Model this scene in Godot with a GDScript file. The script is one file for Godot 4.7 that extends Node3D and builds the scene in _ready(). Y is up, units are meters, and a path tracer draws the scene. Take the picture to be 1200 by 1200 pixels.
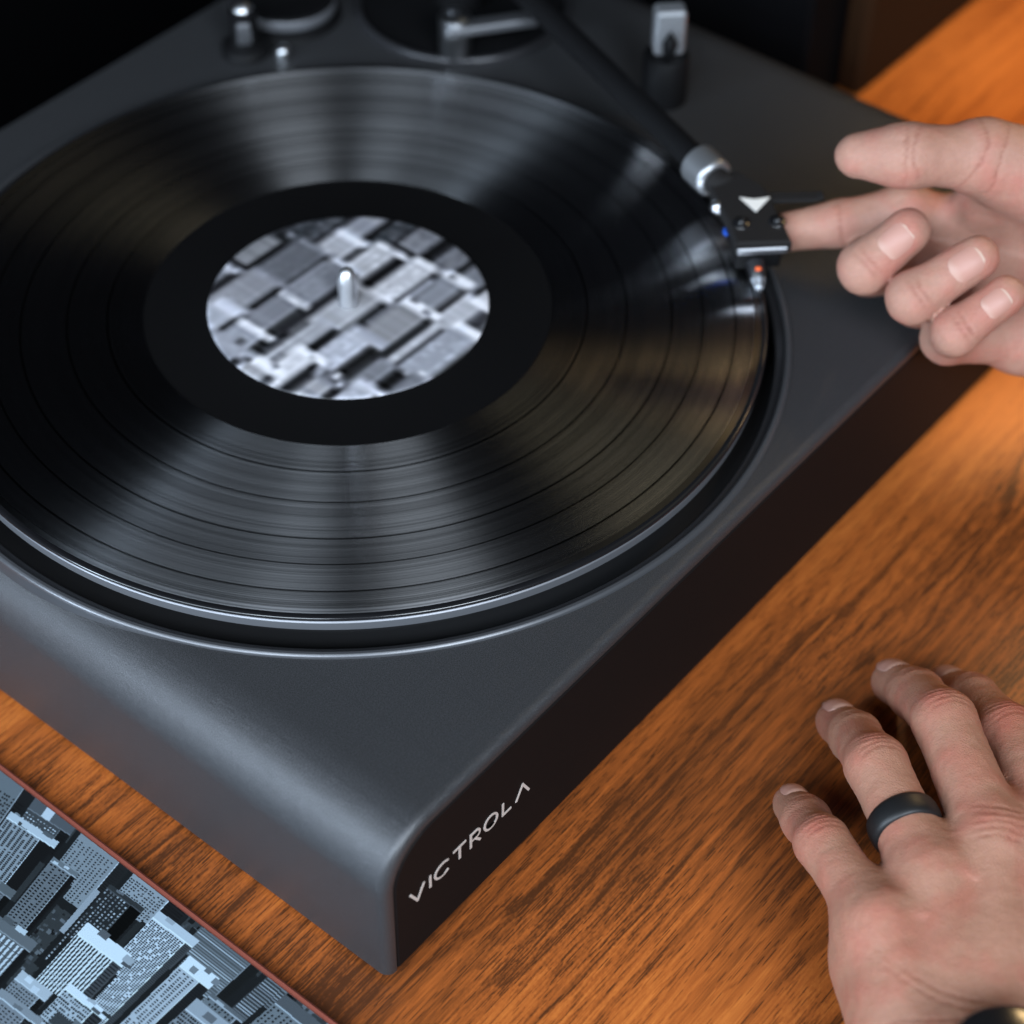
extends Node3D

const TABLE_Y := -0.003
const TOP := 0.0633          # top of the plinth
const REC := 0.0712          # top of the record
var rng := RandomNumberGenerator.new()
var M := {}

# ------------------------------------------------------------------ helpers
func tag(o: Node3D, label: String, category := "", group := "", kind := "") -> void:
	o.set_meta("label", label)
	if category: o.set_meta("category", category)
	if group: o.set_meta("group", group)
	if kind: o.set_meta("kind", kind)

func thing(called: String, label: String, category: String, at := Vector3.ZERO) -> Node3D:
	var o := Node3D.new()
	o.name = called
	add_child(o, true)
	o.position = at
	tag(o, label, category)
	return o

func new_st() -> SurfaceTool:
	var st := SurfaceTool.new()
	st.begin(Mesh.PRIMITIVE_TRIANGLES)
	return st

func obj(called: String, mesh: Mesh, mat: Material, parent: Node3D = null) -> MeshInstance3D:
	var o := MeshInstance3D.new()
	o.name = called
	o.mesh = mesh
	o.material_override = mat
	(parent if parent else self).add_child(o, true)
	return o

func done(st: SurfaceTool) -> ArrayMesh:
	st.generate_normals()
	return st.commit()

func tri(st: SurfaceTool, a: Vector3, b: Vector3, c: Vector3, inside: Vector3, ua := Vector2.ZERO, ub := Vector2.ZERO, uc := Vector2.ZERO) -> void:
	# clockwise seen from outside: (b-a)x(c-a) points away from the viewer
	if (b - a).cross(c - a).dot((a + b + c) / 3.0 - inside) > 0.0:
		var t := b; b = c; c = t
		var u := ub; ub = uc; uc = u
	var has := ua != ub or ub != uc
	if has: st.set_uv(ua)
	st.add_vertex(a)
	if has: st.set_uv(ub)
	st.add_vertex(b)
	if has: st.set_uv(uc)
	st.add_vertex(c)

# rows of points; flip chooses the side
func patch(st: SurfaceTool, rows: Array, sg: int, flip := false, uvs: Array = []) -> void:
	st.set_smooth_group(sg)
	var has := not uvs.is_empty()
	for i in rows.size() - 1:
		var p: PackedVector3Array = rows[i]
		var q: PackedVector3Array = rows[i + 1]
		for j in p.size() - 1:
			var v := [p[j], p[j + 1], q[j + 1], p[j], q[j + 1], q[j]]
			var w := [Vector2i(i, j), Vector2i(i, j + 1), Vector2i(i + 1, j + 1), Vector2i(i, j), Vector2i(i + 1, j + 1), Vector2i(i + 1, j)]
			var order := [0, 2, 1, 3, 5, 4] if flip else [0, 1, 2, 3, 4, 5]
			for k in order:
				if has: st.set_uv(uvs[w[k].x][w[k].y])
				st.add_vertex(v[k])

# profiles: array of PackedVector2Array (radius, height) going from the inside/top outwards and down
func lathe(st: SurfaceTool, profiles: Array, segs: int, xf := Transform3D(), uv_r0 := 0.0, uv_r1 := 1.0) -> void:
	for k in profiles.size():
		var pr: PackedVector2Array = profiles[k]
		var rows := []
		var uvs := []
		for q in pr:
			var row := PackedVector3Array()
			var uv := PackedVector2Array()
			for s in segs + 1:
				var a := TAU * (s % segs) / segs
				row.append(xf * Vector3(q.x * cos(a), q.y, q.x * sin(a)))
				uv.append(Vector2((q.x - uv_r0) / (uv_r1 - uv_r0), float(s) / segs))
			rows.append(row)
			uvs.append(uv)
		patch(st, rows, k + 1, false, uvs)

func V2(a: Array) -> PackedVector2Array:
	var o := PackedVector2Array()
	for i in range(0, a.size(), 2): o.append(Vector2(a[i], a[i + 1]))
	return o

func bevel_box(st: SurfaceTool, xf: Transform3D, size: Vector3, b: float) -> void:
	st.set_smooth_group(-1)
	var h := size / 2.0
	var i := h - Vector3(b, b, b)
	var c := xf.origin
	var f := func(p: Vector3) -> Vector3: return xf * p
	for ax in 3:
		var ay := (ax + 1) % 3
		var az := (ax + 2) % 3
		for s in [-1.0, 1.0]:
			var q: Array[Vector3] = []
			for m in [[-1, -1], [1, -1], [1, 1], [-1, 1]]:
				var v := Vector3.ZERO
				v[ax] = h[ax] * s; v[ay] = i[ay] * m[0]; v[az] = i[az] * m[1]
				q.append(f.call(v))
			tri(st, q[0], q[1], q[2], c); tri(st, q[0], q[2], q[3], c)
			for s2 in [-1.0, 1.0]:
				var e: Array[Vector3] = []
				for m in [-1.0, 1.0]:
					var v := Vector3.ZERO
					v[ax] = h[ax] * s; v[ay] = i[ay] * s2; v[az] = i[az] * m
					e.append(f.call(v))
				for m in [1.0, -1.0]:
					var v := Vector3.ZERO
					v[ax] = i[ax] * s; v[ay] = h[ay] * s2; v[az] = i[az] * m
					e.append(f.call(v))
				tri(st, e[0], e[1], e[2], c); tri(st, e[0], e[2], e[3], c)
	for sx in [-1.0, 1.0]:
		for sy in [-1.0, 1.0]:
			for sz in [-1.0, 1.0]:
				tri(st, f.call(Vector3(h.x * sx, i.y * sy, i.z * sz)), f.call(Vector3(i.x * sx, h.y * sy, i.z * sz)), f.call(Vector3(i.x * sx, i.y * sy, h.z * sz)), c)

# polygon (convex or not) in the xy plane of xf, extruded from z0 to z1, outline pulled in by b at z1
func prism(st: SurfaceTool, poly: PackedVector2Array, z0: float, z1: float, xf := Transform3D(), b := 0.0) -> void:
	if Geometry2D.is_polygon_clockwise(poly): poly.reverse()
	st.set_smooth_group(-1)
	var n := poly.size()
	var inset := PackedVector2Array()
	var cen := Vector2.ZERO
	for k in n:
		cen += poly[k] / n
		var d0 := (poly[k] - poly[(k + n - 1) % n]).normalized()
		var d1 := (poly[(k + 1) % n] - poly[k]).normalized()
		var n0 := Vector2(-d0.y, d0.x); var n1 := Vector2(-d1.y, d1.x)
		var mt := (n0 + n1).normalized()
		inset.append(poly[k] + mt * b / maxf(0.4, mt.dot(n0)))
	var idx := Geometry2D.triangulate_polygon(inset)
	for t in range(0, idx.size(), 3):
		var p := inset[idx[t]]; var q := inset[idx[t + 1]]; var r := inset[idx[t + 2]]
		var inner := xf * Vector3((p.x + q.x + r.x) / 3.0, (p.y + q.y + r.y) / 3.0, (z0 + z1) / 2.0)
		tri(st, xf * Vector3(p.x, p.y, z1), xf * Vector3(q.x, q.y, z1), xf * Vector3(r.x, r.y, z1), inner)
		p = poly[idx[t]]; q = poly[idx[t + 1]]; r = poly[idx[t + 2]]
		tri(st, xf * Vector3(p.x, p.y, z0), xf * Vector3(q.x, q.y, z0), xf * Vector3(r.x, r.y, z0), inner)
	for k in n:
		var p := poly[k]; var q := poly[(k + 1) % n]
		var pi := inset[k]; var qi := inset[(k + 1) % n]
		var m := (p + q) / 2.0
		var d := (q - p).normalized()
		var ins := xf * Vector3(m.x - d.y * 0.0003, m.y + d.x * 0.0003, (z0 + z1) / 2.0)
		var zb := z1 - b * signf(z1 - z0)
		tri(st, xf * Vector3(p.x, p.y, z0), xf * Vector3(q.x, q.y, z0), xf * Vector3(q.x, q.y, zb), ins)
		tri(st, xf * Vector3(p.x, p.y, z0), xf * Vector3(q.x, q.y, zb), xf * Vector3(p.x, p.y, zb), ins)
		if b > 0.0:
			tri(st, xf * Vector3(p.x, p.y, zb), xf * Vector3(q.x, q.y, zb), xf * Vector3(qi.x, qi.y, z1), ins)
			tri(st, xf * Vector3(p.x, p.y, zb), xf * Vector3(qi.x, qi.y, z1), xf * Vector3(pi.x, pi.y, z1), ins)

func tube(st: SurfaceTool, pts: PackedVector3Array, radii: PackedFloat32Array, segs := 24, caps := true, flat := Vector2.ONE, up := Vector3.UP) -> void:
	var rows := []
	var n := pts.size()
	for k in n:
		var d := (pts[mini(k + 1, n - 1)] - pts[maxi(k - 1, 0)]).normalized()
		var s := d.cross(up).normalized()
		var t := s.cross(d)
		var row := PackedVector3Array()
		for j in segs + 1:
			var a := TAU * (j % segs) / segs
			row.append(pts[k] + (s * cos(a) * flat.x + t * sin(a) * flat.y) * radii[k])
		rows.append(row)
	patch(st, rows, 1, true)
	if caps:
		for e in [0, n - 1]:
			st.set_smooth_group(2 + e)
			var inner: Vector3 = (pts[1] if e == 0 else pts[n - 2])
			for j in segs:
				tri(st, pts[e], rows[e][j], rows[e][j + 1], inner)

func aim(origin: Vector3, y: Vector3, hint := Vector3.RIGHT) -> Transform3D:
	y = y.normalized()
	var z := hint.cross(y).normalized()
	return Transform3D(Basis(y.cross(z), y, z), origin)

func mat(albedo_linear: Color, rough: float, metal := 0.0, spec := 0.5) -> StandardMaterial3D:
	var m := StandardMaterial3D.new()
	m.albedo_color = albedo_linear.linear_to_srgb()
	m.roughness = rough
	m.metallic = metal
	m.metallic_specular = spec
	return m

func noise_tex(size: int, freq: float, sd: int, octaves := 3, kind := FastNoiseLite.TYPE_SIMPLEX) -> ImageTexture:
	var n := FastNoiseLite.new()
	n.noise_type = kind
	n.seed = sd
	n.frequency = freq
	n.fractal_octaves = octaves
	return ImageTexture.create_from_image(n.get_seamless_image(size, size))

func fnl(sd: int, freq: float, octaves := 1) -> FastNoiseLite:
	var n := FastNoiseLite.new()
	n.noise_type = FastNoiseLite.TYPE_SIMPLEX
	n.seed = sd
	n.frequency = freq
	n.fractal_type = FastNoiseLite.FRACTAL_FBM if octaves > 1 else FastNoiseLite.FRACTAL_NONE
	n.fractal_octaves = octaves
	return n

func area(called: String, az: float, el: float, dist: float, size: Vector2, energy: float, color: Color, at := Vector3(0, 0.06, 0.05)) -> void:
	var l := AreaLight3D.new()
	l.name = called
	l.area_size = size
	l.light_energy = energy
	l.light_color = color
	l.area_range = 8.0
	l.area_attenuation = 2.0
	l.shadow_enabled = true
	add_child(l, true)
	var a := deg_to_rad(az); var e := deg_to_rad(el)
	l.position = at + Vector3(sin(a) * cos(e), sin(e), cos(a) * cos(e)) * dist
	l.look_at_from_position(l.position, at, Vector3.UP)

# ------------------------------------------------------------------ textures
func wood_images() -> Array:
	var W := 2048; var H := 1280
	var sx := 0.00035; var sz := 0.00035                # metres per pixel
	var warp := fnl(11, 5.0, 3); var fig := fnl(12, 14.0, 3); var pore := fnl(13, 1.0, 2)
	var tone := fnl(14, 3.0, 2); var chat := fnl(15, 1.0, 2); var fib := fnl(16, 1.0, 2); var patchy := fnl(17, 9.0, 2); var fine := fnl(18, 1.0, 1)
	var col := PackedByteArray(); col.resize(W * H * 3)
	var hgt := PackedByteArray(); hgt.resize(W * H)
	var light := Vector3(0.510, 0.152, 0.029)
	var mid := Vector3(0.325, 0.083, 0.0155)
	var dark := Vector3(0.040, 0.0135, 0.0048)
	var i := 0
	for y in H:
		var z := y * sz
		for x in W:
			var u := x * sx
			# growth rings drawn out along x, with a cathedral bend
			var w := warp.get_noise_2d(u * 0.26, z * 0.50)
			var ring := z * 52.0 + w * 2.6 + fig.get_noise_2d(u * 0.30, z * 1.0) * 0.30 + fib.get_noise_2d(u * 10.0, z * 120.0) * 0.10
			var fr := ring - floorf(ring)
			var line := smoothstep(0.74, 0.97, fr) * (1.0 - smoothstep(0.97, 1.0, fr))
			var ring2 := ring * 4.3 + fib.get_noise_2d(u * 14.0, z * 300.0) * 0.35
			var fr2 := ring2 - floorf(ring2)
			var fibre := fib.get_noise_2d(u * 11.0, z * 1250.0)
			var fibre2 := fine.get_noise_2d(u * 70.0, z * 3400.0)
			var p := pore.get_noise_2d(u * 46.0, z * 2100.0)
			var zone := patchy.get_noise_2d(u * 0.5, z * 1.5)
			var streak := smoothstep(0.36, 0.62, p + zone * 0.25)
			var ch := chat.get_noise_2d(u * 420.0 + z * 260.0, z * 620.0)
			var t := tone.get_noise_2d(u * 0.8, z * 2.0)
			var a := 0.53 + t * 0.60 + 0.34 * sin((u - 0.22) * 5.2 + w * 1.5) - line * (0.24 + 0.30 * zone) + fib.get_noise_2d(u * 4.0 + 9.0, z * 150.0) * 0.24 - fr2 * fr2 * (0.14 + 0.25 * zone) + fibre * 0.20 + fibre2 * 0.14 + ch * (0.07 + 0.12 * zone)  # sine term paints light falloff into the wood: darker left, brighter right
			a -= streak * 0.42
			var c: Vector3
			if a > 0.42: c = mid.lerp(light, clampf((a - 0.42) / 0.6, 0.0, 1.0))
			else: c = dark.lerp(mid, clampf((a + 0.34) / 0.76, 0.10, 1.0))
			var s := Color(c.x, c.y, c.z).linear_to_srgb()
			col[i * 3] = int(s.r * 255.0); col[i * 3 + 1] = int(s.g * 255.0); col[i * 3 + 2] = int(s.b * 255.0)
			hgt[i] = int(clampf(0.72 + fibre * 0.12 - streak * 0.35 + ch * 0.05, 0.0, 1.0) * 255.0)
			i += 1
	return [Image.create_from_data(W, H, false, Image.FORMAT_RGB8, col), Image.create_from_data(W, H, false, Image.FORMAT_L8, hgt)]

# an aerial print of tower blocks: buildings rise along +u
func city_print(W: int, H: int, sd: int, px_mm: float, tint: Color, soft: int, bold := 1.0) -> Image:
	rng.seed = sd
	var im := Image.create(W, H, false, Image.FORMAT_RGB8)
	im.fill(Color(0.16, 0.18, 0.19))
	var g := func(v: float, cool := 1.0) -> Color: return Color(clampf(v * (1.0 - 0.11 * cool), 0, 1), clampf(v, 0, 1), clampf(v * (1.0 + 0.10 * cool), 0, 1)) * tint
	# ground speckle: trees, low roofs
	for k in int(W * H / 45.0):
		var v := rng.randf_range(0.06, 0.46)
		im.fill_rect(Rect2i(rng.randi_range(0, W), rng.randi_range(0, H), rng.randi_range(2, int(7 * bold)), rng.randi_range(2, int(6 * bold))), g.call(v))
	# rows of buildings, far (high u) first
	var u := float(W) + 20.0
	while u > -200.0 * bold:
		var v := -rng.randf_range(0.0, 60.0)
		while v < H:
			var bw := rng.randf_range(12.0, 27.0) * px_mm * bold * 0.62
			var bh := rng.randf_range(26.0, 92.0) * px_mm * bold * 0.62
			var roof := rng.randf_range(2.0, 9.0) * px_mm * bold * 0.6
			if rng.randf() < 0.97:
				tower(im, int(u - bh + rng.randf_range(-30, 30)), int(v), int(bw), int(bh), int(roof), px_mm * bold, g)
			v += bw + (rng.randf_range(0.2, 2.5) * px_mm if rng.randf() < 0.85 else rng.randf_range(3.0, 9.0) * px_mm) * bold
		u -= rng.randf_range(13.0, 24.0) * px_mm * bold
	if soft == 1:                                             # towers lean apart from the middle, as seen from above
		var src := im.get_data(); var dst := PackedByteArray(); dst.resize(src.size())
		for y in H:
			var fy := float(y) / H - 0.55
			for x in W:
				var fx := float(x) / W - 0.5
				var sx := clampi(int((fx + fy * fy * 0.16 + 0.5) * W), 0, W - 1)
				var sy := clampi(int((fy * (1.0 - fx * 0.70) + 0.55) * H), 0, H - 1)
				var a := (y * W + x) * 3; var b := (sy * W + sx) * 3
				dst[a] = src[b]; dst[a + 1] = src[b + 1]; dst[a + 2] = src[b + 2]
		im = Image.create_from_data(W, H, false, Image.FORMAT_RGB8, dst)
	if soft > 1:
		im.resize(W / soft, H / soft, Image.INTERPOLATE_LANCZOS)
		im.resize(W, H, Image.INTERPOLATE_CUBIC)
	return im

func tower(im: Image, u0: int, v0: int, bw: int, bh: int, roof: int, s: float, g: Callable) -> void:
	var wall := rng.randf_range(0.14, 0.75) if rng.randf() < 0.72 else rng.randf_range(0.80, 0.93)
	var side := wall * rng.randf_range(0.14, 0.36)
	var win := wall * rng.randf_range(0.12, 0.4) if wall > 0.38 else rng.randf_range(0.55, 0.85)
	var sw := int(bw * rng.randf_range(0.12, 0.34))
	im.fill_rect(Rect2i(u0 - int(3 * s), v0 - int(1.5 * s), bh, bw + int(2 * s)), g.call(0.11))       # street beside it
	im.fill_rect(Rect2i(u0, v0, bh, bw), g.call(wall))
	im.fill_rect(Rect2i(u0, v0 + bw - sw, bh, sw), g.call(side))
	var front := bw - sw
	var kind := rng.randi_range(0, 4)
	var fl := maxf(3.0, s * rng.randf_range(0.65, 1.3))       # floor pitch along u
	var cw := maxf(3.0, s * rng.randf_range(0.6, 1.5))        # bay pitch along v
	if kind == 0:                                             # ribbed piers
		var v := 1.0
		while v < front - 1:
			im.fill_rect(Rect2i(u0 + 2, v0 + int(v), bh - 4, maxi(1, int(cw * 0.5))), g.call(win))
			v += cw
		var f := fl
		while f < bh:
			if rng.randf() < 0.3: im.fill_rect(Rect2i(u0 + int(f), v0, maxi(1, int(fl * 0.3)), front), g.call(wall * 0.8))
			f += fl * 2.0
	elif kind == 1:                                           # ribbon windows
		var f := 1.0
		while f < bh - 2:
			im.fill_rect(Rect2i(u0 + int(f), v0 + 1, maxi(1, int(fl * 0.5)), front - 2), g.call(win * rng.randf_range(0.7, 1.2)))
			f += fl
	else:                                                     # punched windows
		var f := fl * 0.4
		while f < bh - 3:
			var v := cw * 0.4
			while v < front - 2:
				if rng.randf() < 0.9:
					im.fill_rect(Rect2i(u0 + int(f), v0 + int(v), maxi(2, int(fl * 0.58)), maxi(2, int(cw * 0.55))), g.call(win * rng.randf_range(0.6, 1.4)))
				v += cw
			f += fl
	var f2 := 1.0                                             # side wall windows
	while f2 < bh - 2:
		im.fill_rect(Rect2i(u0 + int(f2), v0 + front + 1, maxi(1, int(fl * 0.45)), maxi(1, sw - 3)), g.call(side * 0.5))
		f2 += fl
	# roof with plant rooms
	var rv := clampf(wall * rng.randf_range(0.7, 1.5), 0.1, 0.92)
	im.fill_rect(Rect2i(u0 + bh, v0, roof, bw), g.call(rv))
	im.fill_rect(Rect2i(u0 + bh - 1, v0, maxi(1, int(0.5 * s)), bw), g.call(minf(0.95, wall * 1.35 + 0.1)))
	im.fill_rect(Rect2i(u0, v0 + front - 1, bh, maxi(1, int(0.35 * s))), g.call(minf(0.95, wall * 1.3 + 0.08)))
	for k in rng.randi_range(1, 3):
		var a := rng.randi_range(0, maxi(1, roof - 2)); var b := rng.randi_range(1, maxi(2, bw - 4))
		im.fill_rect(Rect2i(u0 + bh + a, v0 + b, maxi(2, roof / 2), maxi(2, bw / 5)), g.call(rng.randf_range(0.2, 0.9)))
	if rng.randf() < 0.25:
		im.fill_rect(Rect2i(u0 + bh / 3, v0 - int(2 * s), int(bh * 0.6), int(1.6 * s)), g.call(rng.randf_range(0.1, 0.9)))

# ------------------------------------------------------------------ ready
func _ready() -> void:
	rng.seed = 5
	camera_and_light()
	materials()
	setting()
	turntable()
	record()
	album()
	hands()

func camera_and_light() -> void:
	var cam := Camera3D.new()
	cam.name = "camera"
	cam.position = Vector3(-0.4109, 0.5578, 0.4056)
	cam.rotation_order = EULER_ORDER_YXZ
	cam.rotation = Vector3(-0.80190509, -0.89638141, 0.0154959)
	cam.near = 0.02
	cam.far = 30.0
	var at := CameraAttributesPhysical.new()
	at.frustum_focal_length = 24.0 / 2.0 / tan(deg_to_rad(27.727 / 2.0))
	at.frustum_focus_distance = 0.655
	at.frustum_near = 0.02
	at.frustum_far = 30.0
	at.exposure_aperture = 4.3
	cam.attributes = at
	cam.fov = 27.727
	add_child(cam)
	cam.current = true
	var we := WorldEnvironment.new()
	we.name = "environment"
	var e := Environment.new()
	e.background_mode = Environment.BG_COLOR
	e.background_color = Color(0.013, 0.014, 0.016).linear_to_srgb()
	e.tonemap_mode = Environment.TONE_MAPPER_LINEAR
	e.tonemap_exposure = 1.0
	e.sdfgi_enabled = true
	e.ssao_enabled = true
	e.ssil_enabled = true
	we.environment = e
	add_child(we)
	# a wide cool window behind the viewer and to the left, in two bays, a warm lamp on the right, and an added light for the wood
	area("window_light", -89.0, 27.0, 1.5, Vector2(0.85, 0.46), 1.6, Color(0.87, 0.935, 1.0))
	area("window_light", -66.0, 35.0, 1.5, Vector2(0.38, 0.46), 1.3, Color(0.88, 0.94, 1.0))
	area("window_light", -118.0, 13.0, 1.5, Vector2(0.70, 0.42), 4.0, Color(0.84, 0.92, 1.0))
	area("window_light", -28.0, 36.0, 1.5, Vector2(0.56, 0.46), 2.2, Color(0.90, 0.95, 1.0))
	area("warm_light", 72.0, 62.0, 1.2, Vector2(0.90, 0.34), 0.03, Color(1.0, 0.94, 0.78), Vector3(0.15, 0.0, 0.12))
	var fill_at := Vector3(0.40, 0.30, 0.20)  # unseen light, added to brighten the wood at right, aimed off the record
	area("warm_light", 0.0, 0.0, 0.001, Vector2(0.14, 0.14), 0.22, Color(1.0, 0.84, 0.60), fill_at)
	get_child(get_child_count() - 1).look_at_from_position(fill_at, Vector3(0.50, 0.0, 0.40), Vector3.UP)

func materials() -> void:
	var grain := noise_tex(512, 0.16, 21, 2)
	M.carbon = mat(Color(0.074, 0.075, 0.080), 0.35, 0.48)
	var fleck := noise_tex(256, 0.16, 22, 2).get_image()
	fleck.convert(Image.FORMAT_RGB8)
	for y in 256:
		for x in 256:
			var v := clampf(0.88 + (fleck.get_pixel(x, y).r - 0.5) * 0.55, 0.0, 1.0)
			fleck.set_pixel(x, y, Color(v, v, v))
	M.carbon.albedo_texture = ImageTexture.create_from_image(fleck)
	M.carbon.heightmap_enabled = true
	M.carbon.heightmap_texture = grain
	M.carbon.heightmap_scale = 0.010
	M.carbon.uv1_triplanar = true
	M.carbon.uv1_scale = Vector3.ONE * 42.0
	M.panel = mat(Color(0.0065, 0.0055, 0.0055), 0.60, 0.0, 0.22)
	M.panel.heightmap_enabled = true
	M.panel.heightmap_texture = grain
	M.panel.heightmap_scale = 0.004
	M.panel.uv1_triplanar = true
	M.panel.uv1_scale = Vector3.ONE * 14.0
	M.black = mat(Color(0.005, 0.005, 0.0055), 0.55, 0.0, 0.22)
	M.deep = mat(Color(0.006, 0.006, 0.007), 0.7)
	M.gloss = mat(Color(0.008, 0.008, 0.009), 0.16)
	M.run = mat(Color(0.005, 0.0048, 0.005), 0.22, 0.0, 0.3)
	M.ring = mat(Color(0.030, 0.030, 0.033), 0.30, 0.4)
	M.rim = mat(Color(0.17, 0.175, 0.19), 0.40, 0.5)
	M.silver = mat(Color(0.55, 0.56, 0.58), 0.28, 1.0)
	M.satin = mat(Color(0.22, 0.225, 0.24), 0.42, 0.9)
	M.chrome = mat(Color(0.66, 0.67, 0.69), 0.42, 1.0)
	M.print = mat(Color(0.52, 0.46, 0.42), 0.5)
	M.white = mat(Color(0.72, 0.70, 0.66), 0.5)
	M.headshell = mat(Color(0.012, 0.011, 0.011), 0.75, 0.0, 0.25)
	M.rubber = mat(Color(0.0075, 0.0075, 0.008), 0.46, 0.0, 0.45)
	M.stylus = mat(Color(0.012, 0.012, 0.014), 0.35, 0.0)
	M.lip = mat(Color(0.085, 0.087, 0.094), 0.32, 0.5)
	M.clear = mat(Color(0.26, 0.28, 0.31), 0.25, 0.2)
	M.orange = mat(Color(0.85, 0.13, 0.03), 0.4)
	M.blue = mat(Color(0.02, 0.10, 0.55), 0.4)

# ------------------------------------------------------------------ setting
func setting() -> void:
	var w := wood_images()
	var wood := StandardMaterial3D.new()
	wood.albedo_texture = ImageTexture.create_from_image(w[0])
	wood.roughness = 0.42
	wood.metallic_specular = 0.45
	wood.heightmap_enabled = true
	wood.heightmap_texture = ImageTexture.create_from_image(w[1])
	wood.heightmap_scale = 0.008
	M.wood = wood
	var t := thing("table", "warm brown walnut tabletop with dark streaky grain under the turntable", "table", Vector3(0.2, TABLE_Y, 0.15))
	var st := new_st()
	st.set_smooth_group(-1)
	var lo := Vector2(-0.75, -0.345) ; var hi := Vector2(0.85, 0.60)
	var cols := PackedFloat32Array([lo.x, hi.x]); var rws := PackedFloat32Array([lo.y, hi.y])
	var uvo := func(p: Vector3) -> Vector2: return Vector2((p.x + 0.2 + 0.24) / (2048 * 0.00035), (p.z + 0.15 + 0.0) / (1280 * 0.00035))
	var th := 0.028
	var b := 0.003
	var ring := func(inset: float, y: float) -> PackedVector3Array:
		return PackedVector3Array([Vector3(lo.x + inset, y, lo.y + inset), Vector3(hi.x - inset, y, lo.y + inset), Vector3(hi.x - inset, y, hi.y - inset), Vector3(lo.x + inset, y, hi.y - inset)])
	var rings := [ring.call(b, 0.0), ring.call(0.0, -b), ring.call(0.0, -th), ring.call(b, -th - b)]
	var c := Vector3(0, -th / 2, 0)
	for k in 3:
		for j in 4:
			var p: Vector3 = rings[k][j]; var q: Vector3 = rings[k][(j + 1) % 4]; var r: Vector3 = rings[k + 1][(j + 1) % 4]; var s: Vector3 = rings[k + 1][j]
			tri(st, p, q, r, c, uvo.call(p), uvo.call(q), uvo.call(r)); tri(st, p, r, s, c, uvo.call(p), uvo.call(r), uvo.call(s))
	for k in [0, 3]:
		var p = rings[k]
		tri(st, p[0], p[1], p[2], c, uvo.call(p[0]), uvo.call(p[1]), uvo.call(p[2])); tri(st, p[0], p[2], p[3], c, uvo.call(p[0]), uvo.call(p[2]), uvo.call(p[3]))
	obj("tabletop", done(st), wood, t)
	# dark wall behind
	st = new_st()
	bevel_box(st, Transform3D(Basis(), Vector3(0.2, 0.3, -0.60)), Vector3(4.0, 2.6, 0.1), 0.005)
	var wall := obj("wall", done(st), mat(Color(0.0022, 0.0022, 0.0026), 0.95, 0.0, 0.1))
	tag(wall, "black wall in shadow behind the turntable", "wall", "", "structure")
	# cabinet standing on the table at the right
	var cb := thing("cabinet", "tall dark brown box with black side behind the turntable", "cabinet", Vector3(0.446, TABLE_Y, -0.097))
	st = new_st()
	bevel_box(st, Transform3D(Basis(), Vector3(-0.012, 0.17, -0.005)), Vector3(0.284, 0.34, 0.222), 0.002)
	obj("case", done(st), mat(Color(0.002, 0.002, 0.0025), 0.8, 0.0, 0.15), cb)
	st = new_st()
	bevel_box(st, Transform3D(Basis(), Vector3(0, 0.17, 0.1125)), Vector3(0.250, 0.336, 0.014), 0.003)
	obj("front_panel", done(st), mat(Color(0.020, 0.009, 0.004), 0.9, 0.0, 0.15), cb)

# ------------------------------------------------------------------ turntable
const XL := -0.1681
const XR := 0.2523
const ZB := -0.1859
const ZF := 0.1658
const RC := 0.0215
const FIL := 0.0034

# outline of the shell seen from the front, by length along it, from the bottom left over the top to the bottom right
func outline(s: float) -> Vector2:
	var h := TOP - RC
	var arc := RC * PI / 2.0
	var flat := XR - XL - 2.0 * RC
	if s < h: return Vector2(XL, s)
	s -= h
	if s < arc:
		var a := s / RC
		return Vector2(XL + RC - RC * cos(a), TOP - RC + RC * sin(a))
	s -= arc
	if s < flat: return Vector2(XL + RC + s, TOP)
	s -= flat
	if s < arc:
		var a := s / RC
		return Vector2(XR - RC + RC * sin(a), TOP - RC + RC * cos(a))
	s -= arc
	return Vector2(XR, TOP - RC - s)

func outline_normal(s: float) -> Vector2:
	var h := TOP - RC
	var arc := RC * PI / 2.0
	var flat := XR - XL - 2.0 * RC
	if s < h: return Vector2.LEFT
	s -= h
	if s < arc: return Vector2(-cos(s / RC), sin(s / RC))
	s -= arc
	if s < flat: return Vector2(0, 1)
	s -= flat
	if s < arc: return Vector2(sin(s / RC), cos(s / RC))
	return Vector2.RIGHT

func s_of_x(x: float) -> float:
	var h := TOP - RC
	var arc := RC * PI / 2.0
	if x < XL + RC: return h + RC * acos(clampf((XL + RC - x) / RC, -1, 1))
	return h + arc + (x - XL - RC)

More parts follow.
